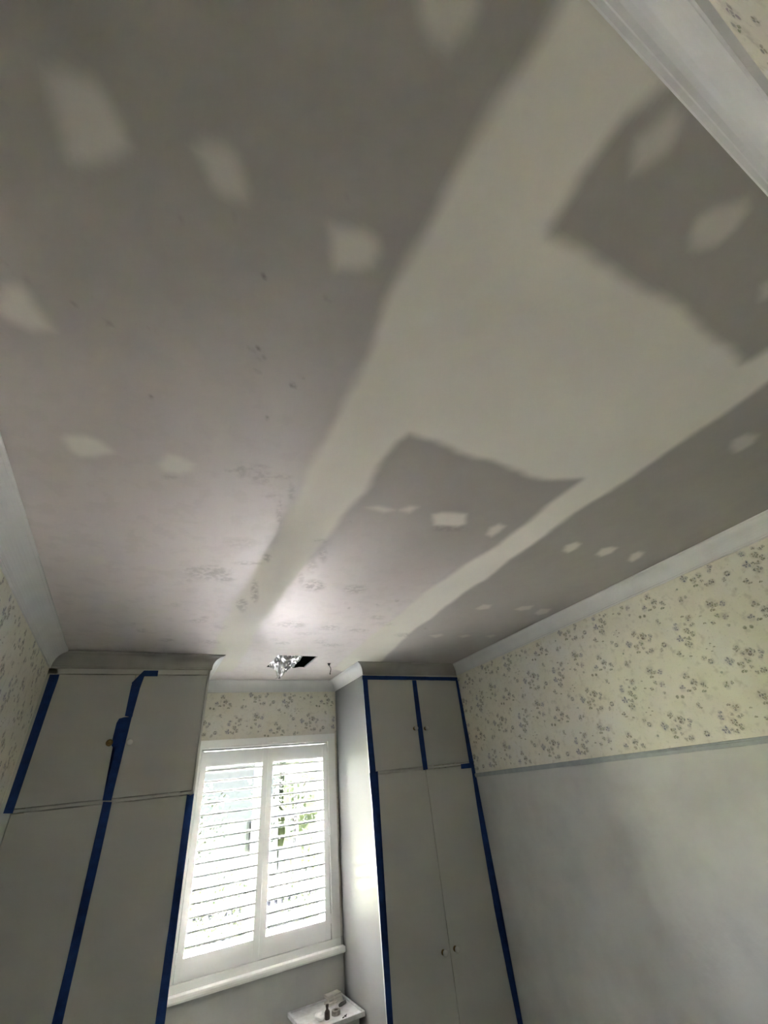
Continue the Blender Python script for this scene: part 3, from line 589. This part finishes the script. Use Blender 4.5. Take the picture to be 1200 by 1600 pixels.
# ------------------------------------------------------------------ foil in the ceiling hole, cable
def foil():
    b = bmesh.new(); rnd = random.Random(7); nu, nv = 13, 16; V = {}
    for i in range(nu+1):
        for j in range(nv+1):
            u, v = i/nu, j/nv
            # v: from inside the roof over the near edge of the hole, down to a drooping tip
            x = .915 + u*(.27 - .03*v) ; y = 3.50 + v*(.36-.10*abs(u-.4))
            z = ZC + .035 - .02*v - (.105*math.exp(-((u-.52)/.24)**2))*(v**1.3) - .02*max(0, u-.55) + .10*max(0, u-.5)*(1-v)
            n1 = noise.noise(Vector((u*5, v*6, 3.1))); n2 = noise.noise(Vector((u*17, v*19, 8.2)))
            n3 = abs(noise.noise(Vector((u*11, v*12, 1.7))))
            z += .034*n1 + .026*n2 - .03*n3; x += .012*n2 + .01*n1; y += .012*n1
            V[i, j] = b.verts.new((x, y, z))
    for i in range(nu):
        for j in range(nv): b.faces.new((V[i,j], V[i+1,j], V[i+1,j+1], V[i,j+1]))
    o = obj('foil_sheet', b, M['foil'])
    s = o.modifiers.new('thickness', 'SOLIDIFY'); s.thickness = .0006
    return tag(o, 'crumpled silver foil insulation sagging out of the square ceiling hole', 'foil')
fo = foil()
b = bmesh.new()                                         # torn strip hanging from the sheet
pts = [(1.045,3.80,ZC-.05),(1.035,3.80,ZC-.07),(1.018,3.80,ZC-.085),(1.0,3.80,ZC-.10),(.985,3.80,ZC-.112)]
prev = None
for i, p in enumerate(pts):
    wd = .006 if i < 4 else .012
    a = b.verts.new((p[0]-wd/2, p[1], p[2]+wd*.2)); c = b.verts.new((p[0]+wd/2, p[1]+.002, p[2]-wd*.2))
    if prev: b.faces.new((prev[0], prev[1], c, a))
    prev = (a, c)
o = obj('torn_strip', b, M['foil']); s = o.modifiers.new('thickness', 'SOLIDIFY'); s.thickness = .0008
o.parent = fo
b = bmesh.new()
tube(b, [(1.452,3.70,ZC+.08),(1.452,3.70,ZC+.005),(1.458,3.705,ZC-.02),(1.474,3.712,ZC-.036),(1.478,3.72,ZC-.052),(1.474,3.722,ZC-.070),(1.470,3.722,ZC-.084)], .0032)
tube(b, [(1.470,3.722,ZC-.084),(1.472,3.722,ZC-.092)], .005)
box(b, 1.444,1.462,3.692,3.706,ZC-.018,ZC+.02,.003)
tag(obj('cable', b, M['wire'], None, True), 'short black cable hanging from a small hole in the ceiling', 'cable')

# ------------------------------------------------------------------ bedside table in the alcove and what lies on it
TZ = H-1.30
tb = empty('side_table', (1.55, 4.19, 0)); tag(tb, 'small white table in the alcove corner beneath the window', 'table')
x0, x1, y0, y1 = 1.335, 1.768, 3.985, 4.405
b = bmesh.new(); box(b, x0, x1, y0, y1, TZ-.022, TZ-.004, .004)
for a in ((x0, x1, y0, y0+.016), (x0, x1, y1-.016, y1), (x0, x0+.016, y0, y1), (x1-.016, x1, y0, y1)): box(b, *a, TZ-.01, TZ+.004, .003)
keep(obj('table_top', b, M['tabletop']), tb)
b = bmesh.new(); box(b, x0+.035, x1-.035, y0+.03, y1-.02, TZ-.15, TZ-.022); keep(obj('apron', b, M['tablebody']), tb)
b = bmesh.new(); box(b, x0+.065, x1-.065, y0+.018, y0+.032, TZ-.135, TZ-.04, .003); dr = keep(obj('drawer', b, M['tablebody']), tb)
b = bmesh.new(); lathe(b, [(.006,0),(.005,.012),(.013,.017),(.014,.024),(.006,.030)], ((x0+x1)/2, y0+.018, TZ-.09), '-y', 16)
kk = obj('drawer_knob', b, M['knob'], None, True); kk.parent = dr; kk.matrix_parent_inverse = Matrix.Identity(4)
for lx in (x0+.035, x1-.075):
    for ly in (y0+.03, y1-.06):
        b = bmesh.new(); vs = box(b, lx, lx+.04, ly, ly+.04, 0, TZ-.022)
        for v in vs:
            if v.co.z < .01: v.co.x += (.008 if v.co.x < lx+.02 else -.008); v.co.y += (.008 if v.co.y < ly+.02 else -.008)
        keep(obj('leg', b, M['tablebody']), tb)
# folded cream papers stacked at the wall
zz = TZ-.0034
for i, (dx, dy, a, w_, d_, h_) in enumerate(((1.660,4.312,.22,.125,.080,.016),(1.668,4.317,-.02,.108,.070,.018),(1.656,4.315,.14,.118,.074,.015))):
    b = bmesh.new()
    box(b, -w_/2, w_/2, -d_/2, d_/2, 0, h_*.46, .004); box(b, -w_/2+.002, w_/2-.003, -d_/2+.003, d_/2, h_*.5, h_, .004)
    o = obj('folded_paper', b, M['paper']); o.location = (dx, dy, zz); o.rotation_euler = (0, 0, a); zz += h_+.0005
    tag(o, ('folded cream paper packet at the bottom of the stack on the table', 'folded cream paper packet in the middle of the stack on the table', 'folded cream paper packet topmost of the stack on the table')[i], 'paper', 'cream paper packets stacked on the table')
b = bmesh.new(); bmesh.ops.create_icosphere(b, subdivisions=4, radius=.032)
for v in b.verts:
    v.co *= 1 + .35*noise.noise(v.co*45) ; v.co.z *= .6
mz = min(v.co.z for v in b.verts)
for v in b.verts: v.co.z -= mz
o = obj('crumpled_paper', b, M['tissue']); o.location = (1.478, 4.115, TZ-.004); tag(o, 'crumpled white paper lying left of the small brown objects on the table', 'paper')
b = bmesh.new(); lathe(b, [(.017,0),(.019,.004),(.019,.034),(.014,.042),(.009,.046),(.009,.058),(.011,.058),(.011,.070),(.008,.071)], (0,0,0), 'z', 20)
o = obj('small_bottle', b, M['brown'], None, True); o.location = (1.527, 4.095, TZ-.004); tag(o, 'small dark brown bottle standing by the crumpled white paper', 'bottle')
b = bmesh.new(); N = 32; pr_ = [(.016,0),(.030,0),(.031,.002),(.031,.022),(.030,.024),(.016,.024)]
rings = [[b.verts.new((r*math.cos(2*PI*k/N), r*math.sin(2*PI*k/N), h)) for k in range(N)] for r, h in pr_]
for i in range(len(rings)):
    a, c = rings[i], rings[(i+1)%len(rings)]
    for k in range(N): b.faces.new((a[k], a[(k+1)%N], c[(k+1)%N], c[k]))
o = obj('tape_roll', b, M['clear'], None, False); o.location = (1.600, 4.115, TZ-.004); tag(o, 'grey-brown roll of tape lying in front of the cream papers', 'tape roll')
b = bmesh.new(); tube(b, [(0,0,.004),(.012,.004,.004),(.022,.016,.005),(.034,.018,.004),(.04,.028,.004)], [.0035,.003,.0035,.003,.0035]); tube(b, [(.022,.016,.005),(.026,.002,.004)], .003)
o = obj('metal_hook', b, M['darkiron'], None, True); o.location = (1.612, 4.020, TZ-.004); tag(o, 'tiny dark bent hook near the front edge of the table', 'hook')
b = bmesh.new(); tube(b, [(0,0,.011),(.02,.008,.011),(.06,.024,.011)], [.008,.011,.009], 12); 
o = obj('brown_stopper', b, M['brown'], None, True); o.location = (1.660, 4.200, TZ-.004); tag(o, 'dark brown stopper lying right of the tape roll, before the papers', 'stopper')

# ------------------------------------------------------------------ outside the window: garden, fence, neighbour; most colours darkened to offset the exposure
M['lawn']  = mat('sunlit lawn', (.40,.42,.24), .9, .2, col2=(.34,.38,.18), vscale=2)
M['paving']= mat('pale pinkish paving', (.84,.745,.725), .8, .2, var=.1, vscale=3)
M['mulch_dimmer'] = mat('dark garden mulch', (.010,.0095,.009), .95, .01, col2=(.016,.017,.010), vscale=4)
M['gravel_dimmer']= mat('grey gravel', (.23,.22,.205), .9, .2, var=.15, vscale=9)
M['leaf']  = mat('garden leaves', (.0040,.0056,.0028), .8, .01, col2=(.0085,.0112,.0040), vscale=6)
M['leaf2'] = mat('exposure-darkened gum leaves', (.0045,.0056,.0040), .8, .01, col2=(.0085,.010,.0066), vscale=6)
M['render']= mat('exposure-darkened blue-grey render', (.016,.0174,.0195), .9, .05)  # near-black base colour; the high exposure lifts it to pale
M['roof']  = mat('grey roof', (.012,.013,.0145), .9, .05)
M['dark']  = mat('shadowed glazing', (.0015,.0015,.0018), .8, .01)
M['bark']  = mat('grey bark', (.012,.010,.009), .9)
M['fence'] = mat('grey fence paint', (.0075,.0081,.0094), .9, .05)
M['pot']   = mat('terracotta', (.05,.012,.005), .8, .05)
GZ = -.35
b = bmesh.new(); box(b, .6, 40, YW+.12, 10.2, GZ-.1, GZ); tag(obj('ground_paving', b, M['paving']), kind='structure')
b = bmesh.new(); box(b, -30, .6, YW+.12, 10.2, GZ-.1, GZ-.005); tag(obj('ground_gravel_dimmer', b, M['gravel_dimmer']), kind='structure')  # darker unseen ground added to cut bounce light from the left
b = bmesh.new(); box(b, -30, 40, 10.2, 15.0, GZ-.1, GZ-.004); tag(obj('ground_mulch_dimmer', b, M['mulch_dimmer']), kind='structure')  # dark strip added so the louvre lines show against it
b = bmesh.new(); box(b, -30, 40, 15.0, 60, GZ-.1, GZ-.01); tag(obj('ground_lawn', b, M['lawn']), kind='structure')
# dark hedges added to block horizon light; unseen eave added to cut steep sky light
M['blocker_hedge'] = mat('dark clipped hedge', (.006,.0075,.005), .95, .01, bump=1.0, bscale=6, col2=(.010,.012,.0075), vscale=3)
for nm, a, lb in (('blocker_hedge', (-9, -7.5, 5, 16), 'tall dark clipped hedge added unseen on the left to block sky light'), ('blocker_hedge', (11, 12.5, 5, 18), 'tall dark clipped hedge added unseen on the right to block sky light'), ('blocker_hedge', (5.6, 10.2, 19.5, 21), 'tall dark clipped hedge added beside the house to cover the bright horizon')):
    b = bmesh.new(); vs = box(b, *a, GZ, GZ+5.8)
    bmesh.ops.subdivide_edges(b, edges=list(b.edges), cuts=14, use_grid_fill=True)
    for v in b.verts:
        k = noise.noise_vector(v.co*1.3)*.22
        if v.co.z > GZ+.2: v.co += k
    tag(obj(nm, b, M['blocker_hedge']), lb, 'blocker_hedge')
b = bmesh.new(); box(b, XL-.2, 3.2, YW+.12, YW+.70, 2.80, 2.90); box(b, XL-.2, 3.2, YW+.70, YW+.72, 2.76, 2.92)
tag(obj('trim_12', b, M['fence']), 'unseen eave added over the window to cut steep sky light', kind='structure')
# house wall below and around the window is the room's own wall. Fence across the garden
fz = empty('garden_fence', (3, 12, GZ)); tag(fz, 'pale picket fence crossing the garden beyond the window', 'fence')
for zz in (.35, 1.05):
    b = bmesh.new(); box(b, -1, 8, 12.0, 12.05, GZ+zz, GZ+zz+.08); keep(obj('fence_rail', b, M['fence']), fz)
proto = None
for i in range(60):
    x = -1 + i*.15
    if proto is None:
        b = bmesh.new(); prism(b, [(x, GZ), (x+.09, GZ), (x+.09, GZ+1.25), (x+.045, GZ+1.32), (x, GZ+1.25)], 11.97, 12.0)
        proto = keep(obj('picket', b, M['fence']), fz)
    else:
        c = proto.copy(); COL.objects.link(c); c.location = (i*.15, 0, 0)
# neighbour's house
hs = empty('neighbour_house', (1, 18, GZ)); tag(hs, 'pale rendered house seen through the left shutter beyond the fence', 'house')
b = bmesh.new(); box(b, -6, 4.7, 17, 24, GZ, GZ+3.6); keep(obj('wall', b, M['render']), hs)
b = bmesh.new()
vs = [b.verts.new(c) for c in ((-6.5,16.5,GZ+3.55),(5.2,16.5,GZ+3.55),(5.2,24.5,GZ+3.55),(-6.5,24.5,GZ+3.55),(-4,20.5,GZ+5.6),(2.6,20.5,GZ+5.6))]
for q in ((0,1,5,4),(1,2,5),(2,3,4,5),(3,0,4),(0,3,2,1)): b.faces.new([vs[i] for i in q])
keep(obj('roof', b, M['roof']), hs)
for (xa, xb_) in ((3.75, 4.08), (.6, 1.3)):
    b = bmesh.new(); box(b, xa-.06, xb_+.06, 16.95, 17.02, GZ+.95, GZ+1.75); f = keep(obj('window_surround', b, M['fence']), hs)
    b = bmesh.new(); box(b, xa, xb_, 16.93, 16.96, GZ+1.0, GZ+1.70); p_ = obj('window_glass', b, M['dark']); p_.parent = f; p_.matrix_parent_inverse = Matrix.Identity(4)
# pergola beams seen through the right shutter
pg = empty('pergola', (4, 9, GZ)); tag(pg, 'pale grey timber pergola seen through the right shutter', 'pergola')
for x in (2.05, 4.3):
    b = bmesh.new(); box(b, x, x+.11, 8.9, 9.01, GZ, GZ+2.75); keep(obj('post', b, M['fence']), pg)
for z in (2.66, 1.98):
    b = bmesh.new(); box(b, 2.0, 4.6, 8.92, 9.0, GZ+z, GZ+z+.09); keep(obj('beam', b, M['fence']), pg)
def plant(name, label, cx, cy, z0, h_, rad, nleaf, lm, seed, trunk=.04, leaf=.07, cat='shrub', low=.25):
    r_ = random.Random(seed); root = empty(name, (cx, cy, GZ)); tag(root, label, cat, 'shrubs and trees outside the window')
    b = bmesh.new(); tube(b, [(cx, cy, GZ), (cx+.03, cy, GZ+h_*.45), (cx-.02, cy+.02, GZ+h_*.8)], [trunk, trunk*.7, trunk*.3])
    for k in range(7):
        a = r_.uniform(0, 6.28); z = GZ+h_*r_.uniform(low, .7)
        tube(b, [(cx, cy, z), (cx+rad*.7*math.cos(a), cy+rad*.7*math.sin(a), z+h_*.22)], [trunk*.4, trunk*.15], 6)
    keep(obj('stem', b, M['bark']), root)
    b = bmesh.new()
    for k in range(nleaf):
        while True:
            p = Vector((r_.uniform(-1,1), r_.uniform(-1,1), r_.uniform(-1,1)))
            if p.length < 1 and noise.noise(p*2.3+Vector((seed,0,0))) > -.12: break
        c = Vector((cx+p.x*rad, cy+p.y*rad, GZ+z0+(h_-z0)*(.5+.5*p.z)))
        d = Vector((r_.uniform(-1,1), r_.uniform(-1,1), r_.uniform(-.8,.4))).normalized(); s = d.orthogonal().normalized()
        L = leaf*r_.uniform(.6, 1.3)
        vs = [b.verts.new(c), b.verts.new(c+d*L*.5+s*L*.25), b.verts.new(c+d*L), b.verts.new(c+d*L*.5-s*L*.25)]
        b.faces.new(vs)
    keep(obj('foliage', b, M[lm]), root)
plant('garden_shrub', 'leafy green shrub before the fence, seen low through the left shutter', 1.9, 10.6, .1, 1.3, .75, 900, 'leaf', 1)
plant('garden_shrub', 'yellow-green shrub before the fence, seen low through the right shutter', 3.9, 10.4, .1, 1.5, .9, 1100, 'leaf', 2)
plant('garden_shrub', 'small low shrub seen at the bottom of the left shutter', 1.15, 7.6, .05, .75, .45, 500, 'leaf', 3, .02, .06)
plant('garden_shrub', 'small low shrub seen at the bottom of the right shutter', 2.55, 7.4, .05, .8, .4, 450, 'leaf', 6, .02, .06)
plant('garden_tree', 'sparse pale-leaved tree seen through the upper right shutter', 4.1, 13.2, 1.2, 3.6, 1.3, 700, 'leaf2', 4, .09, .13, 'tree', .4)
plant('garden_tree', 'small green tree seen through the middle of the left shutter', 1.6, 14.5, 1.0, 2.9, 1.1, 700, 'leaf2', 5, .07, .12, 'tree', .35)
b = bmesh.new(); lathe(b, [(.12,0),(.13,.02),(.18,.30),(.20,.31),(.20,.36),(.17,.36),(.16,.30),(.02,.29)], (2.02, 9.6, GZ), 'z', 24)
tag(obj('flower_pot', b, M['pot'], None, True), 'terracotta pot standing by the pergola post', 'pot')
